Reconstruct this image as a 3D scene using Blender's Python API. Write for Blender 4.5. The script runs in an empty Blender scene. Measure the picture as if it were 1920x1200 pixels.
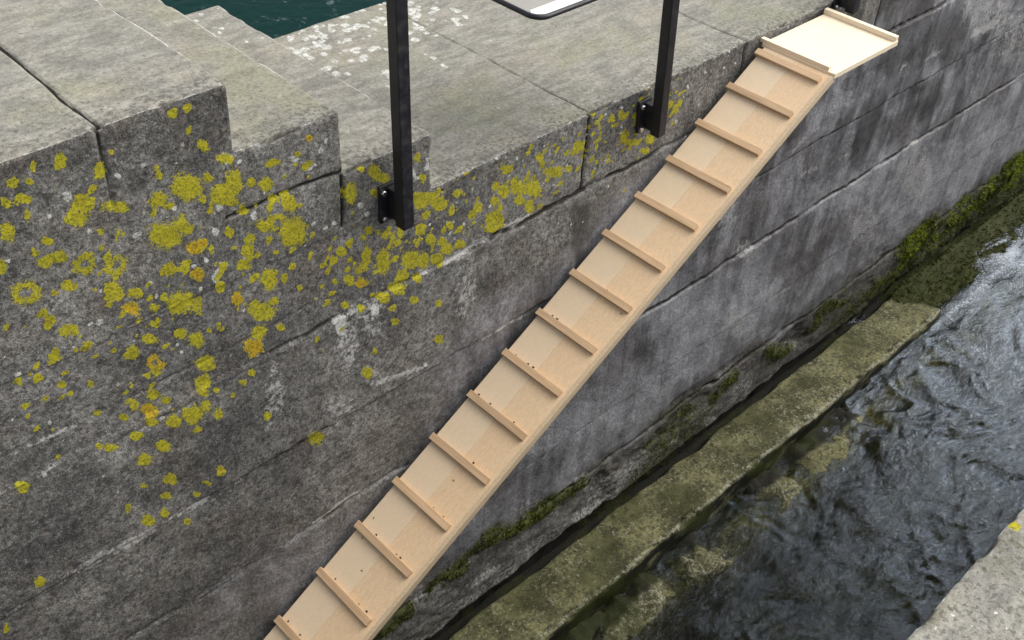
import bpy, math, random
import numpy as np
from mathutils import Matrix, Vector
random.seed(7); rng = np.random.default_rng(7)
S = bpy.context.scene

# ------------------------------------------------------------------ camera, sky, sun, exposure
F = 2100.0
cx_ = np.array([2680., -1560., F]); cx_ /= np.linalg.norm(cx_)
cd_ = np.array([-170., 2535., F]); cd_ -= cx_ * (cx_ @ cd_); cd_ /= np.linalg.norm(cd_)
cu_ = -cd_; cy_ = np.cross(cu_, cx_)
RW = np.array([cx_, cy_, cu_])                 # camera (x right, y down, z forward) -> world
CAM = np.array([0.0, -2.1974, 1.9])
cam = bpy.data.cameras.new('camera'); camo = bpy.data.objects.new('camera', cam)
S.collection.objects.link(camo)
m = RW @ np.diag([1, -1, -1])
M4 = Matrix([[*m[0], CAM[0]], [*m[1], CAM[1]], [*m[2], CAM[2]], [0, 0, 0, 1]])
camo.matrix_world = M4
cam.sensor_width = 36; cam.lens = 36 * F / 1920; cam.clip_start = 0.05; cam.clip_end = 2000
S.camera = camo

SUN = Vector((0.60, -0.30, 0.85)).normalized()
el = math.asin(SUN.z); az = math.atan2(SUN.x, SUN.y)
w = bpy.data.worlds.new('World'); S.world = w; w.use_nodes = True
wn = w.node_tree.nodes; wl = w.node_tree.links
sky = wn.new('ShaderNodeTexSky'); sky.sky_type = 'NISHITA'; sky.sun_disc = False
sky.sun_elevation = el; sky.sun_rotation = az; sky.dust_density = 4; sky.air_density = 1.2
hs = wn.new('ShaderNodeHueSaturation'); hs.inputs['Saturation'].default_value = 0.32
wl.new(sky.outputs[0], hs.inputs['Color'])
wl.new(hs.outputs[0], wn['Background'].inputs['Color'])
wn['Background'].inputs['Strength'].default_value = 0.14
sl = bpy.data.lights.new('sun', 'SUN'); sl.energy = 1.5; sl.angle = math.radians(75); sl.color = (1, .96, .9)
so = bpy.data.objects.new('sun', sl); S.collection.objects.link(so)
so.rotation_euler = SUN.to_track_quat('Z', 'Y').to_euler(); so.location = (3, -3, 6)
S.view_settings.view_transform = 'Standard'; S.view_settings.look = 'None'
S.view_settings.gamma = 1; S.view_settings.exposure = 0.66

# ------------------------------------------------------------------ numeric helpers
def ray(px, py): return RW @ np.array([px - 960., py - 600., F])
def onY(px, py, y=0.0):
    r = ray(px, py); return CAM + r * ((y - CAM[1]) / r[1])
def onZ(px, py, z=0.0):
    r = ray(px, py); return CAM + r * ((z - CAM[2]) / r[2])
def project(P):
    c = (P - CAM) @ RW
    return np.stack([960 + F * c[:, 0] / c[:, 2], 600 + F * c[:, 1] / c[:, 2]], 1)

def _h(ix, iy, iz, seed):
    h = (ix.astype(np.uint32) * np.uint32(374761393) + iy.astype(np.uint32) * np.uint32(668265263)
         + iz.astype(np.uint32) * np.uint32(2246822519) + np.uint32((seed * 3266489917) & 0xffffffff))
    h = (h ^ (h >> np.uint32(13))) * np.uint32(1274126177)
    h = h ^ (h >> np.uint32(16))
    return (h & np.uint32(0xffff)).astype(np.float32) / 65535.0
def vnoise(P, sc, seed=0):
    Q = P * np.asarray(sc) + 1000.0
    I = np.floor(Q).astype(np.int64); f = (Q - I).astype(np.float32); f = f * f * (3 - 2 * f)
    r = 0
    for a in (0, 1):
        for b in (0, 1):
            for c in (0, 1):
                wgt = (f[:, 0] if a else 1 - f[:, 0]) * (f[:, 1] if b else 1 - f[:, 1]) * (f[:, 2] if c else 1 - f[:, 2])
                r = r + wgt * _h(I[:, 0] + a, I[:, 1] + b, I[:, 2] + c, seed)
    return r                                        # 0..1
def fbm(P, sc, o=4, seed=0, g=0.5):
    sc = np.asarray(sc, float) * np.ones(3); t = 0; amp = 1; tot = 0
    for k in range(o):
        t = t + amp * vnoise(P, sc, seed + 17 * k); tot += amp; amp *= g; sc = sc * 2.03
    return t / tot
def sstep(a, b, x):
    t = np.clip((x - a) / (b - a), 0, 1); return t * t * (3 - 2 * t)
def segdist(A, B, P):
    A = np.asarray(A, float); B = np.asarray(B, float); d = B - A
    t = np.clip(((P - A) @ d) / max(d @ d, 1e-12), 0, 1)
    return np.linalg.norm(P - (A + t[:, None] * d), axis=1)

# ------------------------------------------------------------------ scene-graph helpers
def tag(o, label=None, cat=None, group=None, kind=None):
    for k, v in (('label', label), ('category', cat), ('group', group), ('kind', kind)):
        if v: o[k] = v
    return o
def link(o, parent=None):
    S.collection.objects.link(o)
    if parent: o.parent = parent
    return o
def empty(name, loc=(0, 0, 0)):
    o = bpy.data.objects.new(name, None); o.location = loc; o.empty_display_size = .1; return link(o)
def np_mesh(name, V, Fc, mat, parent=None, attrs=None, smooth=True):
    me = bpy.data.meshes.new(name)
    V = np.asarray(V, np.float32); Fc = np.asarray(Fc, np.int32)
    me.vertices.add(len(V)); me.vertices.foreach_set('co', V.ravel())
    n = Fc.shape[1]
    me.loops.add(Fc.size); me.loops.foreach_set('vertex_index', Fc.ravel())
    me.polygons.add(len(Fc)); me.polygons.foreach_set('loop_start', np.arange(0, Fc.size, n, dtype=np.int32))
    me.polygons.foreach_set('use_smooth', np.full(len(Fc), smooth))
    me.update(calc_edges=True)
    for k, a in (attrs or {}).items():
        at = me.attributes.new(k, 'FLOAT_COLOR', 'POINT'); at.data.foreach_set('color', np.asarray(a, np.float32).ravel())
    for mm in (mat if isinstance(mat, list) else [mat]): me.materials.append(mm)
    return link(bpy.data.objects.new(name, me), parent)
def grid(us, vs, fn):
    """quads over us x vs; fn(U,V)->(n,3)"""
    U, V = np.meshgrid(us, vs, indexing='ij'); P = fn(U.ravel(), V.ravel())
    nu, nv = len(us), len(vs)
    i = (np.arange(nu - 1)[:, None] * nv + np.arange(nv - 1)[None]).ravel()
    return P, np.stack([i, i + nv, i + nv + 1, i + 1], 1)
def box_bm(verts, faces, lo, hi, T=None):
    b = len(verts)
    for x in (lo[0], hi[0]):
        for y in (lo[1], hi[1]):
            for z in (lo[2], hi[2]):
                p = Vector((x, y, z)); verts.append(tuple(T @ p) if T else tuple(p))
    for q in ((0, 1, 3, 2), (4, 6, 7, 5), (0, 4, 5, 1), (2, 3, 7, 6), (0, 2, 6, 4), (1, 5, 7, 3)):
        faces.append(tuple(b + k for k in q))
def boxes(name, bl, mat, parent=None, bevel=0.0015, loc=None):
    v, f = [], []
    for b in bl: box_bm(v, f, *b)
    me = bpy.data.meshes.new(name); me.from_pydata(v, [], f); me.materials.append(mat)
    o = bpy.data.objects.new(name, me); link(o, parent)
    if bevel:
        md = o.modifiers.new('bevel', 'BEVEL'); md.width = bevel; md.segments = 2; md.limit_method = 'ANGLE'
    return o
def tube_mesh(name, pts, r, mat, parent=None, n=12, closed=False):
    pts = [Vector(p) for p in pts]; v, f = [], []; N = len(pts)
    for i, p in enumerate(pts):
        a = pts[i - 1] if (i > 0 or closed) else p
        b = pts[(i + 1) % N] if (i < N - 1 or closed) else p
        t = (b - a).normalized()
        up = Vector((0, 0, 1)) if abs(t.z) < .9 else Vector((1, 0, 0))
        s = t.cross(up).normalized(); u = s.cross(t)
        for k in range(n):
            q = 2 * math.pi * k / n; v.append(tuple(p + r * (math.cos(q) * s + math.sin(q) * u)))
    for i in range(N if closed else N - 1):
        for k in range(n):
            a = i * n + k; b = i * n + (k + 1) % n; c = ((i + 1) % N) * n
            f.append((a, b, c + (k + 1) % n, c + k))
    if not closed: f += [tuple(range(n))[::-1], tuple((N - 1) * n + k for k in range(n))]
    me = bpy.data.meshes.new(name); me.from_pydata(v, [], f); me.materials.append(mat)
    for p in me.polygons: p.use_smooth = len(p.vertices) == 4
    return link(bpy.data.objects.new(name, me), parent)

# ------------------------------------------------------------------ node helpers
class NT:
    def __init__(s, name):
        s.mat = bpy.data.materials.new(name); s.mat.use_nodes = True
        s.n = s.mat.node_tree.nodes; s.l = s.mat.node_tree.links
        s.bsdf = s.n['Principled BSDF']; s.out = s.n['Material Output']
        s.P = s.n.new('ShaderNodeTexCoord').outputs['Object']
    def set(s, sock, v):
        if hasattr(v, 'links') or isinstance(v, bpy.types.NodeSocket): s.l.new(v, sock)
        else: sock.default_value = (*v, 1) if isinstance(v, tuple) and len(v) == 3 and sock.type == 'RGBA' else v
    def math(s, op, a, b=0.5, c=None, clamp=False):
        n = s.n.new('ShaderNodeMath'); n.operation = op; n.use_clamp = clamp
        s.set(n.inputs[0], a); s.set(n.inputs[1], b)
        if c is not None: s.set(n.inputs[2], c)
        return n.outputs[0]
    def add(s, a, b): return s.math('ADD', a, b)
    def mul(s, a, b): return s.math('MULTIPLY', a, b)
    def step(s, x, a, b, lo=0.0, hi=1.0):
        n = s.n.new('ShaderNodeMapRange'); n.interpolation_type = 'SMOOTHSTEP'
        s.set(n.inputs['Value'], x)
        for k, v in (('From Min', a), ('From Max', b), ('To Min', lo), ('To Max', hi)): s.set(n.inputs[k], v)
        return n.outputs[0]
    def lin(s, x, a, b, lo, hi):
        n = s.n.new('ShaderNodeMapRange'); s.set(n.inputs['Value'], x)
        for k, v in (('From Min', a), ('From Max', b), ('To Min', lo), ('To Max', hi)): s.set(n.inputs[k], v)
        return n.outputs[0]
    def scaled(s, sc, P=None):
        n = s.n.new('ShaderNodeMapping'); s.l.new(P or s.P, n.inputs['Vector']); n.inputs['Scale'].default_value = sc
        return n.outputs[0]
    def noise(s, scale, detail=4, rough=.55, P=None, dist=0.0):
        n = s.n.new('ShaderNodeTexNoise'); s.l.new(P or s.P, n.inputs['Vector'])
        n.inputs['Scale'].default_value = scale; n.inputs['Detail'].default_value = detail
        n.inputs['Roughness'].default_value = rough; n.inputs['Distortion'].default_value = dist
        return n.outputs['Fac']
    def voro(s, scale, P=None, feature='F1'):
        n = s.n.new('ShaderNodeTexVoronoi'); n.feature = feature; s.l.new(P or s.P, n.inputs['Vector'])
        n.inputs['Scale'].default_value = scale; return n
    def mix(s, fac, a, b, mode='MIX'):
        n = s.n.new('ShaderNodeMix'); n.data_type = 'RGBA'; n.blend_type = mode
        s.set(n.inputs[0], fac); s.set(n.inputs[6], a); s.set(n.inputs[7], b); return n.outputs[2]
    def attr(s, name):
        n = s.n.new('ShaderNodeAttribute'); n.attribute_name = name
        q = s.n.new('ShaderNodeSeparateColor'); s.l.new(n.outputs['Color'], q.inputs[0])
        return q.outputs[0], q.outputs[1], q.outputs[2], n.outputs['Alpha']
    def sep(s):
        n = s.n.new('ShaderNodeSeparateXYZ'); s.l.new(s.P, n.inputs[0]); return n.outputs
    def bump(s, h, strength=.6, dist=.004):
        n = s.n.new('ShaderNodeBump'); n.inputs['Strength'].default_value = strength
        n.inputs['Distance'].default_value = dist; s.l.new(h, n.inputs['Height'])
        s.l.new(n.outputs[0], s.bsdf.inputs['Normal'])
    def fin(s, col, rough=.9, spec=.3):
        s.set(s.bsdf.inputs['Base Color'], col); s.set(s.bsdf.inputs['Roughness'], rough)
        s.set(s.bsdf.inputs['Specular IOR Level'], spec); return s.mat

def stone_mat(name, top=False):
    t = NT(name)
    lich, lhue, white, lime = t.attr('growth')
    dark, moss, wet, edge = t.attr('weather_shade')
    n_big = t.noise(2.2, 6, .62); n_mid = t.noise(11, 6, .65); n_fine = t.noise(75, 4, .7); n_grain = t.noise(240, 2, .6)
    hue = t.noise(3.7, 4, .6, t.scaled((1, 1, 1.3)))
    if top:
        n_str = t.noise(9, 5, .65, t.scaled((1.0, 2.6, 1)))
        c = t.mix(t.step(n_str, .32, .68), (.175, .169, .148), (.305, .294, .252))
        c = t.mix(t.mul(t.step(hue, .48, .7), .5), c, (.30, .27, .21))
        c = t.mix(t.mul(t.step(n_big, .47, .66), .5), c, (.25, .25, .155))
        c = t.mix(t.mul(t.step(n_mid, .5, .75), .6), c, (.20, .195, .18))
        c = t.mix(1.0, c, t.lin(n_fine, .3, .7, .72, 1.25), 'MULTIPLY')
        c = t.mix(1.0, c, t.lin(n_grain, .3, .7, .85, 1.14), 'MULTIPLY')
        # darker biofilm flecks gathering near the worn front arris
        fl = t.step(t.add(t.noise(62, 5, .75), t.mul(edge, .15)), .59, .68)
        c = t.mix(t.mul(fl, .75), c, (.085, .082, .07))
    else:
        c = t.mix(t.step(n_big, .33, .67), (.066, .065, .062), (.175, .168, .155))
        c = t.mix(t.mul(t.step(hue, .5, .72), .55), c, (.115, .092, .070))
        c = t.mix(t.mul(t.step(n_mid, .54, .72), .4), c, (.098, .112, .085))
        c = t.mix(1.0, c, t.lin(n_mid, .25, .75, .55, 1.5), 'MULTIPLY')
        c = t.mix(1.0, c, t.lin(n_fine, .3, .7, .35, 1.75), 'MULTIPLY')
        c = t.mix(1.0, c, t.lin(n_grain, .3, .7, .45, 1.6), 'MULTIPLY')
        c = t.mix(t.mul(t.step(t.noise(34, 6, .85), .51, .555), .62), c, (.030, .030, .027))
        c = t.mix(t.mul(t.step(t.noise(90, 4, .7), .58, .66), t.mul(moss, 2.2)), c, (.19, .20, .045))
        c = t.mix(t.mul(t.step(t.noise(52, 5, .8), .57, .61), .5), c, (.19, .155, .155))
        # pale crystals / tiny crusts
        sp = t.step(t.noise(80, 5, .88), .575, .61)
        c = t.mix(t.mul(sp, .6), c, (.32, .315, .29))
        # smooth blue-grey washed stone lower down with vertical run marks
        run = t.add(t.mul(t.noise(7, 6, .65, t.scaled((1.6, 1.6, .25))), .42), t.mul(t.noise(2.6, 7, .66, t.scaled((.8, 1, 1.1)), .6), .58))
        wc = t.mix(t.step(run, .38, .62), (.062, .060, .063), (.30, .30, .318))
        wc = t.mix(t.mul(t.step(n_big, .47, .66), .65), wc, (.105, .090, .088))
        wc = t.mix(t.mul(edge, .8), wc, t.mix(t.step(run, .36, .6), (.16, .16, .172), (.36, .36, .382)))
        wc = t.mix(1.0, wc, t.lin(n_fine, .3, .7, .55, 1.45), 'MULTIPLY')
        wc = t.mix(1.0, wc, t.lin(n_grain, .3, .7, .8, 1.2), 'MULTIPLY')
        c = t.mix(t.step(t.add(wet, t.mul(t.add(n_mid, -.5), .5)), .25, .75), c, wc)
    # pale lime bloom
    lm = t.step(t.add(lime, t.mul(t.add(t.noise(55, 6, .82), -.5), 2.0)), .42, .68)
    c = t.mix(t.mul(lm, .85), c, (.46, .45, .43))
    # dark mask: joint dirt, stains, darker hollows, and shade painted behind the ledge
    c = t.mix(t.step(t.add(dark, t.mul(t.add(n_fine, -.5), .6)), .3, .8), c, (.018, .016, .013))
    # moss / algae film
    ms = t.step(t.add(moss, t.mul(t.add(n_fine, -.5), .9)), .3, .75)
    mc = t.mix(t.step(t.noise(26, 4, .65), .35, .65), (.022, .028, .006), (.085, .095, .018))
    c = t.mix(t.mul(ms, .92), c, mc)
    # white crustose spots
    wm = t.step(t.add(white, t.mul(t.add(t.noise(85, 4, .7), -.5), 1.5)), .02, .30)
    c = t.mix(t.mul(wm, .8), c, t.mix(t.step(t.noise(60, 5, .8), .4, .6), (.30, .30, .27), (.68, .68, .64)))
    # yellow and orange rosettes
    v = t.add(lich, t.add(t.mul(t.add(t.noise(130, 4, .75), -.5), 1.9), t.mul(t.add(t.noise(42, 3, .6), -.5), .8)))
    yl = t.step(v, .03, .16)
    rough_l = t.noise(120, 4, .75)
    lc = t.mix(t.step(t.add(lhue, t.mul(t.add(t.noise(60, 3, .6), -.5), .9)), .25, 1.0), (.41, .365, .018), (.54, .33, .015))
    lc = t.mix(t.mul(t.step(t.noise(40, 4, .7), .46, .62), .55), lc, (.24, .225, .02))
    lc = t.mix(t.mul(t.step(rough_l, .47, .62), .85), lc, (.14, .14, .02))
    lc = t.mix(t.mul(t.step(v, .12, .30, 1.0, 0.0), .6), lc, (.58, .54, .06))
    c = t.mix(yl, c, lc)
    h = t.add(t.mul(n_fine, .9), t.add(t.mul(n_grain, .35), t.add(t.mul(yl, t.add(.5, t.mul(rough_l, .6))), t.add(t.mul(ms, .8), t.mul(wm, .25)))))
    t.bump(h, .8 if not top else .55, .005)
    rg = t.lin(wet, 0, 1, .92, .62) if not top else .9
    return t.fin(c, rg, .3)

M_FACE = stone_mat('wall_stone'); M_TOP = stone_mat('tread_stone', True)

def algae_mat(name):
    t = NT(name)
    lich, lhue, white, lime = t.attr('growth'); dark, moss, wet, edge = t.attr('weather_shade')
    nb = t.noise(5, 6, .65); nf = t.noise(60, 4, .7); ng = t.noise(170, 3, .65)
    c = t.mix(t.step(nb, .35, .65), (.060, .060, .026), (.20, .195, .095))
    c = t.mix(t.mul(t.step(t.noise(14, 5, .7), .5, .7), .7), c, (.075, .068, .045))
    c = t.mix(1.0, c, t.lin(nf, .3, .7, .3, 1.7), 'MULTIPLY')
    sp = t.step(t.add(t.noise(46, 6, .85), t.mul(lime, .11)), .585, .63)
    c = t.mix(t.mul(t.step(t.noise(28, 6, .82), .53, .59), .75), c, (.036, .036, .016))
    c = t.mix(t.mul(sp, .8), c, (.40, .39, .29))
    c = t.mix(t.step(t.add(dark, t.mul(t.add(nf, -.5), .9)), .3, .8), c, (.016, .016, .010))
    c = t.mix(t.mul(t.step(t.add(moss, t.mul(t.add(nf, -.5), .9)), .3, .75), .9), c, t.mix(ng, (.012, .018, .003), (.058, .068, .010)))
    t.bump(t.add(nf, t.mul(ng, .5)), .9, .008)
    return t.fin(c, .7, .22)
M_ALGAE = algae_mat('algae_stone')

def wood_mat(name, pale=0.0):
    t = NT(name)
    g = t.noise(60, 5, .6, t.scaled((.12, 1.6, 1.6)), .4); b = t.noise(3.2, 3, .5); f = t.noise(240, 2, .5, t.scaled((.3, 1, 1)))
    oi = t.n.new('ShaderNodeObjectInfo').outputs['Random']
    c = t.mix(t.step(g, .3, .7), (.64, .465, .285), (.715, .53, .34))
    c = t.mix(t.mul(t.step(b, .40, .66), .4), c, (.69, .485, .30))
    c = t.mix(1.0, c, t.lin(f, .3, .7, .94, 1.05), 'MULTIPLY')
    c = t.mix(1.0, c, t.lin(oi, 0, 1, .93, 1.05), 'MULTIPLY')
    c = t.mix(t.mul(t.step(t.noise(7, 4, .6, t.scaled((1, 2, 1))), .58, .74), .22), c, (.52, .37, .24))
    if pale: c = t.mix(pale, c, (.84, .73, .55))
    t.bump(t.add(g, f), .15, .0015)
    return t.fin(c, .55, .35)
M_WOOD = wood_mat('ramp_wood'); M_WOODL = wood_mat('pale_ramp_wood', .36); M_WOODP = wood_mat('platform_wood', .8)  # platform_wood: lighter board, with sky-facing brightness put into its colour
M_CLEAT = NT('cleat_wood')
_t = M_CLEAT; _g = _t.noise(50, 5, .6, _t.scaled((1.6, .12, 1.6)), .4)
_c = _t.mix(_t.step(_g, .3, .7), (.50, .335, .19), (.63, .44, .27))
_c = _t.mix(1.0, _c, _t.lin(_t.n.new('ShaderNodeObjectInfo').outputs['Random'], 0, 1, .88, 1.08), 'MULTIPLY')
_t.bump(_g, .2, .0015); M_CLEAT = _t.fin(_c, .6, .3)
_t = NT('ply_edge'); _s = _t.sep()
M_PLY = _t.fin(_t.mix(_t.step(_t.noise(150, 3, .6, _t.scaled((.1, 1, 2))), .4, .6), (.52, .40, .26), (.60, .47, .32)), .7, .3)
_t = NT('dark_nail'); M_NAIL = _t.fin((.03, .022, .016), .6, .3)
_t = NT('black_paint'); _n = _t.noise(35, 5, .6)
_t.bump(_t.noise(120, 3), .12, .002)
M_BLACK = _t.fin(_t.mix(_t.step(_n, .45, .75), (.010, .010, .014), (.028, .026, .028)), _t.lin(_n, .3, .7, .38, .6), .5)
_t = NT('bolt_steel'); _t.bsdf.inputs['Metallic'].default_value = 1.0
M_BOLT = _t.fin(_t.mix(_t.noise(90, 3), (.45, .45, .47), (.75, .75, .77)), .35, .5)
_t = NT('white_stripe'); M_WHITE = _t.fin(_t.mix(_t.noise(18, 4), (.74, .75, .78), (.84, .85, .87)), .4, .4)
_t = NT('panel_board'); M_PANEL = _t.fin(_t.mix(_t.noise(6, 5, .6), (.27, .26, .235), (.37, .355, .32)), .6, .3)

# ------------------------------------------------------------------ growths traced where they sit on the wall
LICHEN = """350,202,9,9;323,215,11,9;353,243,8,8;383,271,13,13;115,303,14,20;25,342,12,12;63,312,8,8;53,337,8,8;188,322,14,16;210,285,8,6;292,313,7,7;297,328,10,10;
423,296,20,11;350,350,31,26;298,373,18,18;390,333,12,10;418,362,26,20;438,340,18,26;437,378,14,12;380,374,9,8;473,340,9,9;500,346,18,14;513,306,15,9;582,260,8,8;515,374,13,12;543,380,15,19;
157,382,27,18;218,389,26,14;43,376,18,10;10,380,14,12;457,393,12,9;12,437,16,18;147,410,24,18;123,415,8,8;53,403,7,10;92,453,15,11;68,473,10,9;112,484,18,13;88,494,18,12;160,497,20,24;133,537,15,11;
218,500,22,22;213,546,18,18;50,551,32,22;245,580,19,13;257,552,11,12;187,438,8,9;223,440,6,6;310,442,32,28;338,420,16,20;367,465,20,15;378,455,12,10;397,468,7,9;317,507,15,14;348,500,13,13;370,517,14,14;
340,572,27,24;372,574,12,12;430,436,10,11;470,446,8,10;462,470,9,14;458,497,15,12;482,478,7,7;497,422,18,14;510,408,10,8;548,435,29,31;448,563,14,14;480,523,10,10;507,525,17,20;533,524,8,9;563,540,7,6;
493,585,26,18;513,566,10,10;487,623,17,14;477,650,19,20;527,613,9,7;140,618,10,9;162,647,10,8;282,638,16,10;287,610,11,7;248,665,15,12;213,660,7,6;293,683,19,16;275,707,7,7;368,638,17,16;340,627,15,13;393,620,6,6;
387,682,22,16;382,717,16,12;380,734,11,9;402,733,8,6;472,698,8,8;453,715,7,7;437,740,6,5;500,775,8,10;288,740,15,12;310,753,9,9;252,763,11,10;283,770,17,13;283,790,15,9;233,785,9,8;183,777,8,6;357,775,23,18;323,788,15,11;383,760,13,11;408,773,10,14;5,507,8,10;
260,603,8,7;637,473,8,9;630,527,7,6;253,817,13,9;305,837,18,12;267,862,17,11;207,838,13,10;187,837,8,8;368,805,10,7;43,915,16,11;592,822,17,16;413,880,9,9;317,900,14,11;270,908,8,7;312,930,12,8;308,962,9,9;277,975,12,13;368,928,8,8;355,980,8,8;240,952,7,9;72,1090,14,12;385,905,10,5;13,1180,8,9;
693,432,9,9;723,440,10,9;752,433,9,12;790,430,10,11;798,403,9,9;842,422,9,8;807,448,10,12;827,453,10,9;862,457,11,11;837,467,14,11;820,487,16,13;795,490,11,18;773,487,22,17;720,490,15,26;687,483,10,26;653,522,11,10;678,530,11,10;672,508,9,9;757,517,14,15;743,540,16,13;717,558,17,10;642,473,9,10;747,453,9,8;773,563,9,7;822,568,7,8;735,575,7,6;738,603,9,8;822,637,9,9;700,657,6,7;683,697,12,11;650,573,8,7;783,523,9,9;
930,412,19,18;887,403,9,8;923,430,14,9;655,363,14,22;703,323,13,17;720,333,14,11;677,317,7,8;648,287,6,6;700,360,10,9;790,333,8,10;787,375,19,17;807,367,15,10;823,383,17,14;857,363,10,8;783,297,6,10;897,390,9,9;930,377,10,9;950,320,8,11;947,360,12,13;973,353,15,12;1000,353,18,16;993,387,11,15;973,377,11,9;1012,297,8,11;1040,322,18,12;1067,317,7,6;1085,277,10,13;1170,217,8,10;1170,257,8,11;1197,227,7,12;1150,223,6,8;1193,267,8,8;1220,263,10,11;1210,283,10,7;1268,207,7,10;900,1300,1,1"""
ORANGE = {(367,465),(370,517),(448,563),(378,455),(245,580),(283,770),(293,683),(678,530),(592,823),(582,260),(477,650)}
WHITE = [(425,295,7,14),(270,310,7,5),(330,305,6,4),(220,330,7,6),(160,340,5,4),(125,370,10,12),(410,387,10,8),(580,320,6,5),(600,280,6,7),(555,300,9,6),(590,312,7,5),(610,265,5,5),
 (258,443,10,7),(405,435,7,10),(475,407,8,11),(415,497,6,6),(406,523,9,9),(385,490,6,6),(283,533,7,5),(365,498,5,5),(377,545,6,6),(555,428,5,5),(585,435,5,4),(610,427,6,5),(625,420,5,5),(638,405,5,5),(615,508,4,5),
 (185,603,7,5),(100,610,4,4),(65,700,3,3),(12,668,3,3),(40,463,4,4),(170,435,7,6),(15,490,6,5),(710,370,6,4),(725,385,5,5),(780,335,6,6),(775,325,5,7),(800,312,5,8),(675,385,6,8),(690,400,6,6),(800,300,4,5),(760,430,4,4),(840,440,3,3),
 (930,300,4,4),(950,295,4,3),(1140,303,5,5),(1165,250,5,4),(1290,165,3,6),(1325,135,3,4),(1380,120,3,3),(1270,230,4,4),(100,620,3,3),(700,325,4,4),(797,683,5,4),(640,610,14,24),(700,580,10,14)]
xf = np.array(0)
def blob_params(lst):
    out = []
    for a in lst:
        c = onY(a[0], a[1]); e = 1e-3
        p = project(np.array([c, c + [e, 0, 0], c + [0, 0, e]]))
        J = np.stack([(p[1] - p[0]) / e, (p[2] - p[0]) / e], 1)
        out.append((c[0], c[2], J / np.array([[a[2]], [a[3]]])))
    return out
lich_px = [tuple(float(q) for q in s.split(',')) for s in LICHEN.replace('\n', '').split(';')]
lich_b = blob_params(lich_px)
RINGS = {i for i, a in enumerate(lich_px) if (int(a[0]), int(a[1])) in {(160,497), (218,500), (50,551), (293,683)}}
lich_o = [1.0 if (int(a[0]), int(a[1])) in ORANGE else random.choice([0, 0, 0, .1, .2, .3, .4]) for a in lich_px]
# a scatter of small young rosettes among the large ones
for _ in range(430):
    x = random.uniform(.6, 3.2); z = random.gauss(.02, .17)
    if x > 1.5: z = random.gauss(-.14, .08)
    r = random.uniform(.004, .013) * (1 if random.random() < .85 else 1.5)
    lich_b.append((x, z, np.array([[1 / r, 0], [0, 1 / (r * random.uniform(.7, 1.3))]]))); lich_o.append(random.random() * .5)
white_b = blob_params(WHITE)
for _ in range(260):
    x = random.uniform(.35, 4.5); z = random.gauss(0.0, .28)
    if x > 1.9: z = random.gauss(-.15, .12)
    r = random.uniform(.003, .008)
    white_b.append((x, z, np.array([[1 / r, 0], [0, 1 / r]])))

def blob_field(P, bl, extra=None, rings=None):
    """signed-distance-like field: 1 at a growth's middle, 0 at its rim, -1 away from it"""
    v = np.full(len(P), -1.0, np.float32); hue = np.zeros(len(P), np.float32)
    if not len(P): return v, hue
    n1 = (fbm(P, 40, 2, 91) - .5); n2 = (fbm(P, 40, 2, 97) - .5)
    X = P[:, 0] + n1 * .016; Z = P[:, 2] + n2 * .016
    order = np.argsort(P[:, 0]); xs = P[order, 0]
    for i, (bx, bz, J) in enumerate(bl):
        R = 2.6 / max(np.linalg.svd(J, compute_uv=False)[1], 1e-6)
        a, b = np.searchsorted(xs, [bx - R, bx + R])
        if a == b: continue
        ix = order[a:b]; ix = ix[np.abs(P[ix, 2] - bz) < R]
        if not len(ix): continue
        d = np.stack([X[ix] - bx, Z[ix] - bz], 1) @ J.T
        hd = np.hypot(d[:, 0], d[:, 1]); f = 1 - hd
        if rings and i in rings: f = np.minimum(f, (hd - .30) * 1.6)
        up = f > v[ix]; j = ix[up]; v[j] = f[up]
        if extra is not None: hue[j] = extra[i]
    return v, hue

# ------------------------------------------------------------------ masonry layout
STEPS = [(1.27, .575), (1.60, .383), (1.934, .19)]       # right end and top of each stone step
XL, XR, YB = -1.6, 9.5, 1.14
HJ = [(1.22, 1.60, .19, 1.0), (-1.6, 1.22, .19, .12), (-1.6, 1.05, 0.0, .6), (1.05, 1.94, 0.0, .25), (.2, 1.56, -.22, .6), (1.3, 9.5, -.315, 1), (-1.6, 1.35, -.34, .5),
      (-1.6, 9.5, -.75, 1), (-1.6, 9.5, -1.175, 1), (-1.6, 9.5, -1.66, .8), (-1.6, 9.5, -2.03, 1)]
VJ = [(1.592, 0, .19), (1.44, -.75, -1.175), (2.31, -.315, -.75), (2.625, -.315, -.75), (3.84, -.75, -1.175), (4.80, -.315, -.75),
      (.93, .36, .575), (.5, -.34, -.75), (.62, -1.175, -1.66), (2.75, -1.175, -1.66), (4.35, -1.175, -1.66), (5.5, -.75, -1.175),
      (5.95, -.315, -.75), (6.4, -1.175, -1.66), (3.3, -1.66, -2.03), (5.1, -1.66, -2.03), (7.2, -.75, -1.175), (2.05, -1.66, -2.03)]
CJ = [2.655, 3.557, 4.62, 5.7, 6.8, 8.1]                  # joints between the coping slabs
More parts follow.
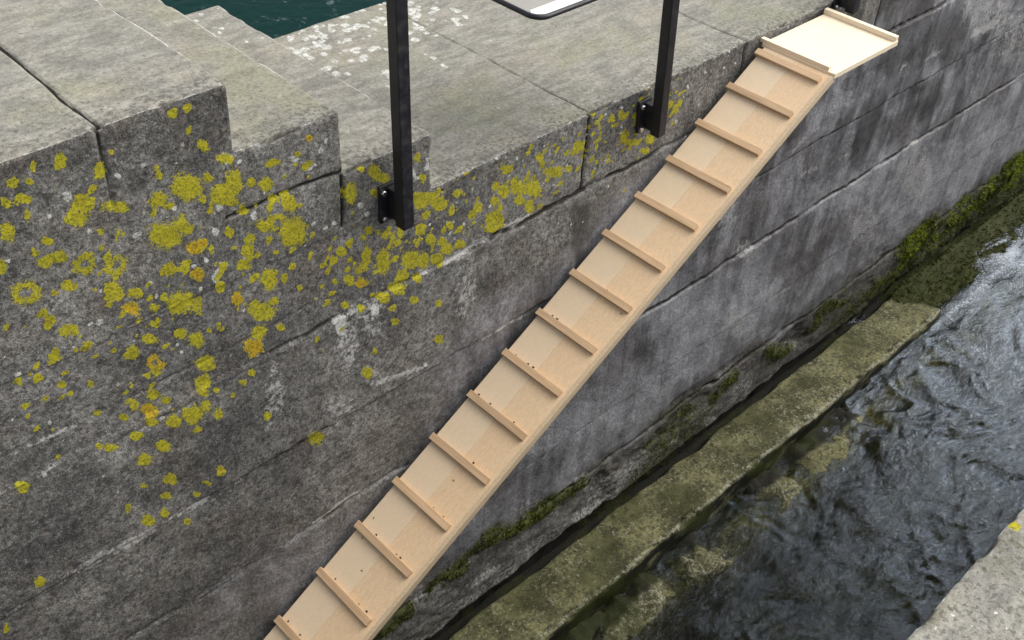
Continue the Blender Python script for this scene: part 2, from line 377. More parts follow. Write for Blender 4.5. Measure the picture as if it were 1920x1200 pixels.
LIMELN = [([(790,510),(927,440),(1000,400)], .016, .75), ([(1000,580),(827,677),(690,720)], .020, .7), ([(633,800),(467,897),(233,1020),(133,1073),(0,1147)], .038, .60),
          ([(740,890),(640,943),(590,980)], .010, .7), ([(633,597),(567,647)], .010, .8), ([(140,800),(17,857)], .010, .6), ([(103,873),(60,900)], .010, .6),
          ([(410,657),(393,663)], .008, .6), ([(327,702),(290,720)], .008, .6), ([(597,840),(600,950)], .008, .6), ([(500,1030),(380,1090)], .012, .4),
          ([(1590,190),(1613,173),(1700,120),(1920,17)], .040, .8), ([(1500,330),(1590,290)], .03, .5), ([(1640,310),(1680,290),(1760,245)], .022, .6),
          ([(1390,480),(1517,400)], .022, .6), ([(1413,587),(1560,490)], .022, .6), ([(1560,490),(1700,395)], .014, .3), ([(1680,75),(1655,140)], .018, .5),
          ([(1510,255),(1480,290)], .02, .5), ([(510,680),(505,800)], .03, .45), ([(1170,325),(1290,268)], .012, .6), ([(1030,850),(1010,880)], .012, .5)]
LIMEBL = blob_params([(650,640,30,60),(700,600,26,45),(680,580,40,22),(690,700,24,18),(515,740,22,50),(640,760,40,20),(1360,390,30,50),(1400,470,25,20),(1380,600,18,40),
                      (1850,20,60,50),(1900,75,40,60),(870,540,25,70),(1010,960,60,30),(1100,910,70,26),(820,1120,60,25),(1330,790,40,14),(1500,650,30,10),(1720,330,40,60),(1620,420,40,50)])
DARKBL = blob_params([(1085,430,20,70),(1700,60,70,80),(1770,80,50,60),(1650,90,40,60),(1480,230,50,40),(1620,230,60,70),(1430,300,40,50),(1600,30,50,40),(1530,170,60,30),(1740,190,60,60)])
EDGES = []
px_ = XL
prev = None
for i, (xr, zt) in enumerate(STEPS):
    zb = STEPS[i + 1][1] if i < 2 else 0.0
    x0 = XL if i == 0 else STEPS[i - 1][0]
    EDGES += [((x0, 0, zt), (xr, 0, zt), (0, 1, -1)), ((xr, 0, zt), (xr, YB, zt), (-1, 0, -1)), ((xr, 0, zb), (xr, 0, zt), (-1, 1, 0))]
EDGES.append(((1.934, 0, 0), (XR, 0, 0), (0, 1, -1)))

def topz(x):
    return np.where(x <= 1.27, .575, np.where(x <= 1.60, .383, np.where(x <= 1.934, .19, 0.0)))
def joints(P):
    wob = (fbm(P, 5, 2, 5) - .5) * np.where(P[:, 0] > 2.2, .016, .028) + (fbm(P, 30, 2, 6) - .5) * .012
    dh = np.full(len(P), 9.0)
    for x0, x1, z, st in HJ:
        k = (P[:, 0] > x0) & (P[:, 0] < x1); dh[k] = np.minimum(dh[k], np.abs(P[k, 2] + wob[k] - z) + .011 * (1 - st))
    wv = (fbm(P, 7, 2, 8) - .5) * .03
    for x, z0, z1 in VJ:
        k = (P[:, 2] > z0) & (P[:, 2] < z1); dh[k] = np.minimum(dh[k], np.abs(P[k, 0] + wv[k] * .6 - x))
    for x in CJ:
        k = (P[:, 2] > -.315); dh[k] = np.minimum(dh[k], np.abs(P[k, 0] - x) + .001)
    return dh
def soften(P):
    """vector noise shared by all masonry, and arrises worn round"""
    D = np.stack([fbm(P, 5, 3, 31 + k) - .5 for k in range(3)], 1) * .010
    out = P + D
    chip = .004 + .014 * sstep(.5, .8, fbm(P, 16, 3, 44))
    for A, B, s in EDGES:
        d = segdist(A, B, P); k = d < .03
        f = np.clip(1 - d[k] / .018, 0, 1) ** 2 * chip[k]
        out[k] += f[:, None] * np.array(s, float)
    return out
def face_build(P):
    """P on plane y=0 -> displaced points + attributes"""
    x, z = P[:, 0], P[:, 2]
    j = joints(P); gate = sstep(.30, .62, fbm(P, 3.1, 3, 61))
    groove = np.clip(1 - j / np.where(x < 2.0, .0085, .012), 0, 1) * (.45 + .55 * gate)
    course = np.digitize(z, [-2.03, -1.66, -1.175, -.75, -.315, 0])
    blk = np.array([.004, .010, .0, .006, -.004, .003, .0])[course]
    rough = fbm(P, 9, 5, 71, .55) - .5
    low = sstep(-1.85, -2.15, z + (fbm(P, 4, 3, 75) - .5) * .25)
    hollow = sstep(.5, .72, fbm(P, (3, 3, 6), 4, 77)) * low
    free = sstep(0, .03, topz(x) - z) * sstep(0, .02, np.minimum(np.abs(x - 1.27) + (z < .383) * 1, np.minimum(np.abs(x - 1.6) + (z < .19), np.abs(x - 1.934) + (z < 0))))
    y = (groove * .016 + blk - rough * (.014 + .018 * low) + hollow * .022) * free
    y += sstep(-2.36, -2.42, z + (fbm(P, 6, 3, 78) - .5) * .06) * .055
    lic, hue = blob_field(P, lich_b, lich_o, RINGS); whi, _ = blob_field(P, white_b)
    lime = np.zeros(len(P))
    lmod = .25 + .85 * sstep(.32, .62, fbm(P, (6, 6, 12), 4, 84))
    for pts, wd, st in LIMELN:
        W = np.array([onY(a, b) for a, b in pts]); d = np.full(len(P), 9.)
        for a, b in zip(W[:-1], W[1:]):
            d = np.minimum(d, segdist(a, b, np.stack([x, 0 * x, z], 1)))
        d = d + (fbm(P, 22, 2, 83) - .5) * wd * 1.2
        lime = np.maximum(lime, st * np.exp(-(np.maximum(d, 0) / wd) ** 2) * lmod)
    lb, _ = blob_field(P, LIMEBL); lime = np.maximum(lime, .50 * sstep(-.6, .5, lb))
    lime = np.maximum(lime, .42 * np.exp(-(j / .012) ** 2) * sstep(.5, .7, fbm(P, 4.3, 3, 85)))
    damp = sstep(-1.72, -1.95, z + (fbm(P, (5, 5, 2), 4, 81) - .5) * .35)
    db, _ = blob_field(P, DARKBL)
    dark = np.maximum(np.clip(groove * 1.35, 0, 1) * (1 - .7 * sstep(.25, .6, lime)),   .56 * sstep(-.7, .6, db + (fbm(P, (9, 9, 3.5), 5, 80, .6) - .5) * 3.0))
    dark = np.maximum(np.maximum(dark, hollow * .3), .40 * damp * sstep(1.2, 2.2, x))
    dark = np.maximum(dark, .42 * low * sstep(.48, .64, fbm(P, (4, 4, 7), 4, 87)))
    dark = np.maximum(dark, sstep(-2.33, -2.39, z + (fbm(P, 6, 3, 78) - .5) * .06) * .95)  # wall foot: crevice shade painted into the colour above the ledge
    dark = np.maximum(dark, .50 * sstep(3.9, 4.9, x) * sstep(-1.82, -1.98, z + (fbm(P, 3, 4, 79) - .5) * .3))
    # moss in strips above the ledge, rich and bright at the far right
    mz = np.exp(-((z + 2.06 + .25 * (fbm(P, 2.4, 3, 88) - .5)) / .11) ** 2)
    moss = .45 * mz * sstep(.45, .62, fbm(P, 3.5, 3, 89))
    moss = np.maximum(moss, .85 * np.exp(-((z + 2.03 + .22 * (fbm(P, 2.8, 3, 95) - .5)) / .075) ** 2) * sstep(1.5, 1.7, x) * sstep(3.15, 2.9, x) * sstep(.33, .5, fbm(P, 6, 3, 96)))
    moss = np.maximum(moss, .75 * np.exp(-((z + 2.15 + .3 * (fbm(P, 2.8, 3, 98) - .5)) / .10) ** 2) * sstep(3.4, 3.8, x) * sstep(.38, .55, fbm(P, 5, 3, 99)))
    lime = np.maximum(lime, .52 * low * sstep(.48, .62, fbm(P, (2.2, 2, 5), 4, 86)) * sstep(-2.08, -2.2, z) * sstep(4.8, 4.2, x))
    moss = np.maximum(moss, np.exp(-((z + 2.08) / .15) ** 2) * sstep(5.3, 6.0, x) * (.55 + .6 * sstep(.35, .6, fbm(P, 3, 3, 100))))
    moss = np.maximum(moss, np.exp(-((z + 2.28) / .16) ** 2) * sstep(4.6, 5.3, x) * .6)
    moss = np.maximum(moss, .55 * sstep(.55, .7, fbm(P, 2.3, 3, 90)) * low * sstep(5.0, 3.5, x))
    moss = np.maximum(moss, .16 * sstep(-.45, -.1, z) * sstep(.45, .65, fbm(P, 6, 3, 92)))
    y -= np.clip(moss - .35, 0, 1) * (.012 + .05 * fbm(P, 30, 3, 93)) * low
    wet = sstep(-.28, -.8, z - (x - 2.6) * .16 + (fbm(P, 2, 3, 94) - .5) * .3) * sstep(1.4, 2.6, x) * (1 - low)
    wet = np.maximum(wet, .5 * sstep(-1.0, -1.25, z) * sstep(.3, 1.2, x) * (1 - low))
    Q = soften(P); Q[:, 1] += y
    pale = sstep(-1.12, -1.25, z + (fbm(P, 3, 3, 151) - .5) * .15) * sstep(2.0, 3.0, x) * sstep(.30, .56, fbm(P, (1.3, 1, 2.2), 4, 152)) * (1 - low)
    return Q, np.stack([lic, hue, whi, lime], 1), np.stack([dark, np.clip(moss, 0, 1), wet, pale], 1)

LTOP = [(600,60,30),(640,85,40),(680,40,30),(620,100,20),(690,75,30),(575,70,20),(655,55,25)]
def top_build(P):
    x, y, z = P.T
    j = np.full(len(P), 9.)
    if z[0] < .05:
        for q in CJ: j = np.minimum(j, np.abs(x - q + (fbm(P, 9, 2, 12) - .5) * .008) + .002)
    elif z[0] > .5: j = np.abs(x - .934 + (fbm(P, 6, 2, 13) - .5) * .03)
    Q = soften(P); und = (fbm(P, 4, 3, 14) - .5) * .014 * sstep(0, .05, np.minimum(y, 1.14 - y))
    gr = np.clip(1 - j / (.006 if z[0] > .1 else .0052), 0, 1)
    Q[:, 2] += np.where(z > .1, und * .4, und * .4) - gr * .012
    sp = sstep(.55, .62, fbm(P, 34, 2, 15)) * 1.0
    far = sstep(.62, 1.05, y + (fbm(P, 7, 3, 18) - .5) * .35) * sstep(2.9, 2.3, x) * sstep(1.7, 1.95, x)
    whi = np.full(len(x), -1.)
    if len(x):
        rr = np.random.default_rng(33)
        for _ in range(230):
            if rr.random() < .82: bx, by, br = rr.uniform(2.0, 2.85), YB - abs(rr.normal(0, .22)), rr.uniform(.006, .022)
            else: bx, by, br = rr.uniform(1.64, 2.0), YB - abs(rr.normal(0, .2)), rr.uniform(.004, .011)
            k = (np.abs(x - bx) < .05) & (np.abs(y - by) < .05)
            if k.any(): whi[k] = np.maximum(whi[k], 1 - np.hypot(x[k] - bx, (y[k] - by) * rr.uniform(.7, 1.3)) / br)
    dots = vnoise(P, 55, 19); whi = np.maximum(whi, np.where(dots > .955, .25, -1))
    whi = np.maximum(whi, np.where((vnoise(P, 80, 20) > .93) & (y < .25), .2, -1))
    edge = np.exp(-y / .10)
    mossy = .40 * np.clip(1 - j / .03, 0, 1) * sstep(.25, .6, y) * sstep(.45, .6, fbm(P, 8, 3, 21)) if z[0] < .05 else 0 * x
    lime = .55 * np.clip(1 - y / .012, 0, 1)
    for A, B, s in EDGES:
        if s[0] == -1 and s[2] == -1 and abs(A[2] - z[0]) < 1e-3:
            lime = np.maximum(lime, 1.1 * np.clip(1 - np.abs(x - A[0]) / .016, 0, 1) * sstep(.08, .25, y))
    lime = np.maximum(lime, .30 * sstep(.55, .7, fbm(P, 3, 3, 22)))
    dark = np.clip(1.6 - j / .004, 0, 1) * (1.0 if z[0] > .5 else .85 * sstep(.45, .15, y) + .1)
    o = np.zeros(len(P))
    return Q, np.stack([o - 1, o, whi, lime], 1), np.stack([dark, mossy, o, edge], 1)
def riser_build(P):
    Q = soften(P); o = np.zeros(len(P))
    return Q, np.stack([o - 1, o, o - 1, .25 * fbm(P, 6, 3, 23)], 1), np.stack([o, o, o, np.exp(-P[:, 1] / .12)], 1)
def join(parts):
    V, Fs, A, B, MI = [], [], [], [], []; n = 0
    for (Q, a, b), f, mi in parts:
        V.append(Q); Fs.append(f + n); A.append(a); B.append(b); MI.append(np.full(len(f), mi)); n += len(Q)
    return np.concatenate(V), np.concatenate(Fs), np.concatenate(A), np.concatenate(B), np.concatenate(MI)
def masonry(name, parts, parent):
    V, Fs, A, B, MI = join(parts)
    o = np_mesh(name, V, Fs, [M_FACE, M_TOP], parent, {'growth': A, 'weather_shade': B})
    o.data.polygons.foreach_set('material_index', MI.astype(np.int32)); return o

# graded lattice: fine near the camera, coarser far along the wall
def lat(marks, fine):
    out = []
    for a, b in zip(marks[:-1], marks[1:]):
        n = max(2, int(round((b - a) / fine((a + b) / 2)))); out += list(np.linspace(a, b, n, endpoint=False))
    return np.array(out + [marks[-1]])
fx = lambda x: .02 if x < 0 else (.0055 + max(0, x - 2) * .0014)
xm = sorted(set([XL, 0, .35] + [s[0] for s in STEPS] + CJ + list(np.arange(2.2, XR, .4)) + [XR]))
XS = lat(xm, fx)
ZS = lat([-2.8, -2.5, -.315, 0, .19, .383, .575], lambda z: .012 if z < -2.5 else .0062)
YS = np.concatenate([np.linspace(0, .06, 11)[:-1], np.linspace(.06, YB, 100)])
def xr(a, b): return XS[(XS >= a - 1e-9) & (XS <= b + 1e-9)]
def zr(a, b): return ZS[(ZS >= a - 1e-9) & (ZS <= b + 1e-9)]
def facep(a, b, c, d):
    P, f = grid(xr(a, b), zr(c, d), lambda u, v: np.stack([u, 0 * u, v], 1)); return face_build(P), f, 0
def topp(a, b, z):
    P, f = grid(xr(a, b), YS, lambda u, v: np.stack([u, v, 0 * u + z], 1)); return top_build(P), f, 1
def riserp(x, a, b):
    P, f = grid(YS, zr(a, b), lambda u, v: np.stack([0 * u + x, u, v], 1)); return riser_build(P), f, 1
def backp(a, b, z):
    P, f = grid(np.array([a, b]), np.linspace(z, -1.6, 6), lambda u, v: np.stack([u, 0 * u + YB, v], 1)); o = np.zeros(len(P))
    return (P, np.stack([o - 1, o, o - 1, o], 1), np.stack([o, o, o, o], 1)), f, 0

wall = masonry('stone_wall', [facep(XL, 1.934, -2.8, 0), facep(1.934, XR, -2.8, -.315), backp(XL, XR, -.3)], None)
tag(wall, 'long grey stone lock wall blotched with yellow lichen, stepping down to a quay', 'wall')
for i, (xe, zt) in enumerate(STEPS):
    zb = STEPS[i + 1][1] if i < 2 else 0.0
    x0 = XL if i == 0 else STEPS[i - 1][0]
    masonry('step', [facep(XL, xe, zb, zt), topp(x0, xe, zt), riserp(xe, zb, zt), backp(XL, xe, zt)], wall)
for a, b in zip([1.934] + CJ, CJ + [XR]):
    masonry('coping_slab', [facep(a, b, -.315, 0), topp(a, b, 0.0), backp(a, b, 0)], wall)

# ledge along the foot of the wall
LE = 5.97; LZ = -2.45; LW = .312
lx = lat([XL, 1.2, 3, 4.5, LE, 9.5], lambda x: .03 if x < 1.2 else .009 + max(0, x - 3) * .002)
def ledge_grid():
    prof = [(.06, LZ)] + [(y, LZ) for y in np.linspace(.04, -LW, 40)] + [(-LW, z) for z in np.linspace(LZ - .008, -2.80, 34)]
    prof = np.array(prof); s = np.arange(len(prof))
    P, f = grid(lx, s, lambda u, v: np.stack([u, prof[v.astype(int), 0], prof[v.astype(int), 1]], 1))
    N = np.stack([fbm(P, 6, 4, 101 + k) - .5 for k in range(3)], 1) * np.array([.0, .03, .022])
    d = segdist((XL, -LW, LZ), (9.5, -LW, LZ), P)
    chip = (.006 + .035 * sstep(.5, .8, fbm(P, 9, 4, 105))) * np.clip(1 - d / .04, 0, 1)
    Q = P + N; Q[:, 1] += chip; Q[:, 2] -= chip
    endf = sstep(LE - .10, LE + .06, P[:, 0] + (fbm(P, 5, 3, 111) - .5) * .16 + P[:, 1] * .25)
    Q[:, 1] += endf * np.clip(-P[:, 1] / LW, 0, 1) * .05; Q[:, 2] -= endf * (.045 + (fbm(P, 7, 4, 112) - .5) * .07)
    Q[:, 2] += endf * .10 * sstep(-.16, .0, P[:, 1])
    Q[:, 2] -= .07 * sstep(-.022, .012, P[:, 1] + (fbm(P, 5, 3, 108) - .5) * .04)
    y, z = P[:, 1], P[:, 2]
    front = sstep(.01, .03, LZ - z)
    rim = np.exp(-(d / .022) ** 2)
    rim = rim * (1 - endf)
    dark = np.maximum(front * .75 * sstep(.3, .6, fbm(P, (8, 8, 20), 3, 107)) + .25 * front, .98 * sstep(-.035, -.008, y + (fbm(P, 5, 3, 108) - .5) * .05))  # back strip of the ledge: crevice shade painted in as near black
    dark = np.maximum(dark, endf * .72 * sstep(.38, .56, fbm(P, 5, 4, 114)))
    moss = .5 * sstep(.5, .66, fbm(P, 4, 3, 109)) + .30 * sstep(LE - .5, LE - .1, P[:, 0]) + endf * (.35 + .6 * fbm(P, 6, 3, 113)) + .25 * front
    o = 0 * y
    return Q, f, np.stack([o - 1, o, o, rim * 1.0 + .3 * (1 - front) * sstep(.4, .6, fbm(P, 3, 3, 110))], 1), np.stack([dark, moss, o, o], 1)
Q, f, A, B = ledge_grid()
np_mesh('ledge', Q, f, M_ALGAE, wall, {'growth': A, 'weather_shade': B})

# channel bed with the broken lower shelf that the water half covers
def bed():
    xs = lat([-1.6, 1.8, 4, 6, 10], lambda x: .03 if x < 1.8 else .013 if x < 4 else .02); ys = np.linspace(.12, -1.95, 170)
    P, f = grid(xs, ys, lambda u, v: np.stack([u, v, 0 * u], 1))
    x, y = P[:, 0], P[:, 1]
    n = fbm(P, 5, 5, 121) - .5
    wdt = .60 + (fbm(P, (1.7, 0, 0), 3, 122) - .5) * .13 + n * .06 - .10 * sstep(3.0, 2.0, x)
    sh = sstep(.0, .07, wdt + y)                                   # 1 on shelf
    z = -3.15 + n * .2 + sh * (.540 + n * -.03) + .035 * (x - 3) * 0
    z += sh * np.clip((x - 3) * .020, -.03, .022)
    far = sstep(5.75, 6.1, x); bank = 0 * x
    bz = -2.40 + y * .36 + (fbm(P, 3, 4, 127) - .5) * .16 + (fbm(P, 14, 3, 128) - .5) * .05
    z = np.where(bank > 0, np.maximum(z, z + (bz - z) * bank), z)
    P[:, 2] = z + (fbm(P, 26, 3, 124) - .5) * .03
    o = 0 * x
    moss = .55 * sstep(.38, .6, fbm(P, 4, 3, 123))
    dark = np.maximum((1 - sh) * .8 * (1 - bank), sh * .5 * sstep(.5, .64, fbm(P, 6, 3, 125)))  # off the shelf, colour darkened to stand for light lost in deep water
    dark = np.maximum(dark, sh * .8 * sstep(-.44, -.38, y + n * .10 + (fbm(P, 2.5, 3, 130) - .5) * .10) * (1 - bank))
    dark = np.maximum(dark, .8 * sstep(-.40, -.33, y) * (1 - far))
    return P, f, np.stack([o - 1, o, o, .6 * sh * sstep(.40, .6, fbm(P, 3, 3, 126))], 1), np.stack([dark, moss, o, o], 1)
Q, f, A, B = bed()
tag(np_mesh('channel_bed', Q, f, M_ALGAE, None, {'growth': A, 'weather_shade': B}), kind='structure')

# ------------------------------------------------------------------ water
def water_mat(name, ior, tint, foamy=True):
    t = NT(name); t.n.remove(t.bsdf)
    foam = t.attr('foam')[0] if foamy else 0.0
    gl = t.n.new('ShaderNodeBsdfGlossy'); gl.inputs['Roughness'].default_value = .04; gl.inputs['Color'].default_value = (.31, .345, .385, 1)
    tr = t.n.new('ShaderNodeBsdfTransparent'); tr.inputs['Color'].default_value = (*tint, 1)
    fr = t.n.new('ShaderNodeFresnel'); fr.inputs['IOR'].default_value = ior
    h = t.add(t.noise(17, 5, .66, t.scaled((.7, 1.4, 1)), 2.2), t.mul(t.noise(70, 4, .65, None, 1.0), .35))
    b = t.n.new('ShaderNodeBump'); b.inputs['Strength'].default_value = .5; b.inputs['Distance'].default_value = .02; t.l.new(h, b.inputs['Height'])
    t.l.new(b.outputs[0], gl.inputs['Normal']); t.l.new(b.outputs[0], fr.inputs['Normal'])
    mx = t.n.new('ShaderNodeMixShader'); t.l.new(fr.outputs[0], mx.inputs[0]); t.l.new(tr.outputs[0], mx.inputs[1]); t.l.new(gl.outputs[0], mx.inputs[2])
    if foamy:
        df = t.n.new('ShaderNodeBsdfDiffuse'); df.inputs['Color'].default_value = (.60, .66, .74, 1)
        m2 = t.n.new('ShaderNodeMixShader')
        k = t.step(t.add(foam, t.mul(t.add(t.noise(38, 6, .75, t.scaled((.8, 1.2, 1)), 1.5), -.5), t.math('MINIMUM', t.mul(foam, 4.0), 1.3))), .30, 1.0)
        t.l.new(k, m2.inputs[0]); t.l.new(mx.outputs[0], m2.inputs[1]); t.l.new(df.outputs[0], m2.inputs[2]); mx = m2
    t.l.new(mx.outputs[0], t.out.inputs['Surface']); return t.mat
M_WATER = water_mat('stream_water', 1.24, (.60, .60, .47))
def wz(x): return -2.632 + .028 * np.clip(x - 2.5, -2, 4.5)
def stream():
    xs = lat([-1.6, 2, 3.5, 5, 7, 10, 14], lambda x: .03 if x < 2 else .010 if x < 3.5 else .013 if x < 5 else .018 if x < 7 else .04)
    ys = np.linspace(.10, -1.94, 200)
    P, f = grid(xs, ys, lambda u, v: np.stack([u, v, 0 * u], 1))
    x, y = P[:, 0], P[:, 1]
    W = P + np.stack([fbm(P, 2.2, 3, 131) - .5, fbm(P, 2.2, 3, 132) - .5, 0 * x], 1) * .5
    big = fbm(W, (1.6, 2.6, 1), 3, 133) - .5
    r1 = 1 - np.abs(2 * fbm(W, (4.5, 7.5, 1), 2, 134) - 1) * 2
    r2 = 1 - np.abs(2 * fbm(W, (11, 17, 1), 2, 135) - 1) * 2
    cal = sstep(.36, .6, fbm(P, 1.6, 3, 137))
    P[:, 2] = wz(x) + big * .06 + (r1 * .013 + r2 * .0065) * (.45 + .9 * cal)
    c = np.stack([onZ(*q, -2.55) for q in ((1895, 480), (1880, 590), (1850, 640), (1895, 690), (1640, 1000), (1560, 1130))])
    fo = np.zeros(len(x))
    for q, (r, s) in zip(c, ((.30, .55), (.34, .55), (.28, .42), (.4, .34), (.5, .18), (.35, .05))):
        fo = np.maximum(fo, s * np.exp(-(((x - q[0]) / 1.3) ** 2 + (y - q[1]) ** 2) / r ** 2))
    fo = np.maximum(fo, .42 * np.exp(-((y + .33) / .05) ** 2) * sstep(4.2, 5.2, x))
    fo = fo * (.55 + .9 * sstep(.35, .65, fbm(W, (3, 6, 1), 4, 138)))
    o = 0 * x
    return P, f, np.stack([fo, o, o, o + 1], 1)
Q, f, A = stream()
tag(np_mesh('stream_water', Q, f, M_WATER, None, {'foam': A}), kind='structure')
# still green water on the far side of the quay
_t = NT('harbour_water'); _n = _t.noise(9, 4, .6, None, .8); _f = _t.step(_t.noise(13, 5, .75, _t.scaled((1, .6, 1))), .60, .70)
_t.bump(_n, .35, .02)
M_HARB = _t.fin(_t.mix(_t.mul(_f, .35), (.002, .021, .019), (.22, .28, .28)), .2, .02)
def sheet(name, x0, x1, y0, y1, z, mat):
    o = np_mesh(name, [(x0, y0, z), (x1, y0, z), (x1, y1, z), (x0, y1, z)], [(0, 1, 2, 3)], mat); return tag(o, kind='structure')
sheet('harbour_water', -300, 600, 1.0, 900, -.95, M_HARB)

# ------------------------------------------------------------------ opposite wall, bottom right of the view
OY = -1.862
def opp():
    e = [((-3, OY, 0), (XR, OY, 0), (0, -1, -1))]
    xs = lat([-3, 1.2, 2.6, XR], lambda x: .009 if 1.2 < x < 2.6 else .06); ys = np.concatenate([np.linspace(OY, OY - .06, 10)[:-1], np.linspace(OY - .06, OY - .8, 70)])
    def finish(P):
        D = np.stack([fbm(P, 6, 4, 141 + k) - .5 for k in range(3)], 1) * .012; Q = P + D
        d = segdist(e[0][0], e[0][1], P); k = np.clip(1 - d / .02, 0, 1) ** 2 * (.005 + .012 * sstep(.5, .8, fbm(P, 14, 3, 145)))
        return Q + k[:, None] * np.array([0, -1., -1.])
    P1, f1 = grid(xs, ys, lambda u, v: np.stack([u, v, 0 * u], 1)); x, y = P1[:, 0], P1[:, 1]
    lic = np.full(len(x), -1.); hue = np.zeros(len(x)) + .3; whi = np.full(len(x), -1.)
    for a, b, rx, ry in ((1900, 988, 13, 10), ):
        c = onZ(a, b); lic = np.maximum(lic, 1 - np.hypot(x - c[0], y - c[1]) / .017)
    for a, b in ((1856, 1042), (1779, 1102), (1765, 1118), (1785, 1151), (1753, 1175), (1824, 1173), (1891, 1181), (1868, 1150)):
        c = onZ(a, b); whi = np.maximum(whi, 1 - np.hypot(x - c[0], y - c[1]) / random.uniform(.005, .008))
    o = 0 * x
    mo = .42 * sstep(.52, .68, fbm(P1, 9, 4, 147))
    top = (finish(P1), np.stack([lic, hue, whi, .5 * np.clip(1 - (OY - y) / .012, 0, 1)], 1), np.stack([o, mo, o, .55 + o], 1)), f1, 1
    P2, f2 = grid(xs, np.linspace(0, -3.2, 60), lambda u, v: np.stack([u, 0 * u + OY, v], 1)); o = np.zeros(len(P2))
    fc = (finish(P2), np.stack([o - 1, o, o - 1, o], 1), np.stack([o, .5 * sstep(-1.8, -2.4, P2[:, 2]), o, o], 1)), f2, 0
    P3, f3 = grid(np.array([-3., XR]), np.array([OY - .8, OY - 5]), lambda u, v: np.stack([u, v, 0 * u], 1)); o = np.zeros(len(P3))
    bk = (P3, np.stack([o - 1, o, o - 1, o], 1), np.stack([o, o, o, o], 1)), f3, 1
    ob = masonry('stone_wall', [top, fc, bk], None)
    return tag(ob, 'speckled pale stone wall top across the stream at bottom right corner', 'wall')
opp()

# ------------------------------------------------------------------ duck ramp
ramp = empty('wooden_ramp', (3.63, -.17, -.06))
tag(ramp, 'long pale wooden duck ramp with cleats leaning down the stone wall', 'ramp')
inv = Matrix.Translation((-3.63, .17, .06))
top_c = Vector((3.632, -.1875, -.046)); bot_c = Vector((.80, -.1875, -1.7495))
ax = (bot_c - top_c).normalized(); side = Vector((0, 1, 0)); side = (side - ax * ax.dot(side)).normalized(); nrm = side.cross(ax); nrm = nrm if nrm.z > 0 else -nrm
LEN = (bot_c - top_c).length; WD = .318; TH = .016
def basis(org, a, s, n): return inv @ Matrix([[a.x, s.x, n.x, org.x], [a.y, s.y, n.y, org.y], [a.z, s.z, n.z, org.z], [0, 0, 0, 1]])
TR = basis(top_c, ax, side, nrm)
seam = .010
b1 = boxes('ramp_board', [((-.014, seam + .0002, -TH), (LEN, WD / 2, 0), TR)], M_WOODL, ramp, .001)
b2 = boxes('ramp_board', [((-.014, -WD / 2 + .012, -TH), (LEN, seam - .0002, .0)  , TR)], M_WOOD, ramp, .001)
boxes('edge_strip', [((-.014, -WD / 2 - .003, -TH - .012), (LEN, -WD / 2 + .0115, .0015), TR)], M_PLY, ramp, .001)
boxes('under_batten', [((0.02, -.02, -TH - .022), (LEN, .02, -TH - .0005), TR)], M_WOOD, ramp, .001)
for _ in range(7):
    u, q = random.uniform(1.2, 3.1), random.uniform(-.13, .14)
    boxes('debris_fleck', [((-.0035, -.0015, .0002), (.0035, .0015, .0014), TR @ Matrix.Translation((u, q, 0)) @ Matrix.Rotation(random.uniform(0, 3), 4, 'Z'))], M_NAIL, b1 if q > seam else b2, 0)
n_cl = 17
for i in range(n_cl):
    s = .022 + i * .1874 + .00098 * i * i + random.uniform(-.003, .003); sk = random.uniform(-.010, .010) + .0012 * i
    l, r = WD / 2 + random.uniform(.004, .011), -WD / 2 + random.uniform(.022, .030)
    T = TR @ Matrix.Translation((s, 0, 0)) @ Matrix.Rotation(sk, 4, 'Z')
    c = boxes('cleat', [((-.014, r, .0003), (.014, l, .0165), T)], M_CLEAT, ramp, .0014)
    nm = [((-.0195 - random.uniform(0, .004), yy, .0), (-.0165, yy + random.uniform(.003, .010), .0012), T)
          for yy in [random.uniform(-.10, .13) for _ in range((0, 0, 0, 0, 0, 0, 1, 3, 3, 3, 1, 2, 3, 3, 5, 5, 4)[i])]]
    for q in nm: boxes('nail_head', [q], M_NAIL, c, 0)
pz = -.030
TP = inv @ Matrix.Translation((0, 0, pz))
boxes('platform_board', [((3.652, -.338, -TH), (4.113, -.012, 0), TP)], M_WOODP, ramp, .001)
boxes('platform_edge', [((3.652, -.3505, -TH - .004), (4.113, -.3385, .001), TP)], M_WOODP, ramp, .001)
for x0, x1, l, r, hh in ((3.655, 3.677, .004, -.318, .016), (4.088, 4.112, -.008, -.348, .022)):
    boxes('cleat', [((x0, r, .0003), (x1, l, hh), TP)], M_WOODP, ramp, .0014)
for x0 in (3.72, 4.05): boxes('support_bracket', [((x0, -.33, -TH - .03), (x0 + .035, -.016, -TH - .0005), TP)], M_WOOD, ramp, .001)

# ------------------------------------------------------------------ railing
rail = empty('railing', (1.78, -.06, 0))
tag(rail, 'black steel railing with square posts bolted to the front of the wall', 'railing')
def rl(p): return (p[0] - 1.78, p[1] + .06, p[2])
PW = .0205
for x, zb, lean, ztop in ((1.762, -.030, -.026, 1.25), (2.962, -.162, -.07, 1.06), (4.20, -.03, 0.0, 1.06)):
    yc = -.072
    T = Matrix.Translation(rl((x, yc, zb))) @ Matrix.Rotation(lean, 4, 'Y')
    L = ztop - zb
    p = boxes('post', [((-PW, -PW, 0), (PW, PW, L), T)], M_BLACK, rail, .003)
    br = boxes('bracket', [((-.012, .0206, .008), (.012, .066, .112), T), ((-.042, .060, -.006), (.026, .0715, .124), T)], M_BLACK, p, .0015)
    for zz in (.012, .104):
        q = [Vector((-.032, .061, zz)), Vector((-.032, .047, zz))]
        tube_mesh('bolt', [T @ v for v in q], .0085, M_BOLT, br, 6)
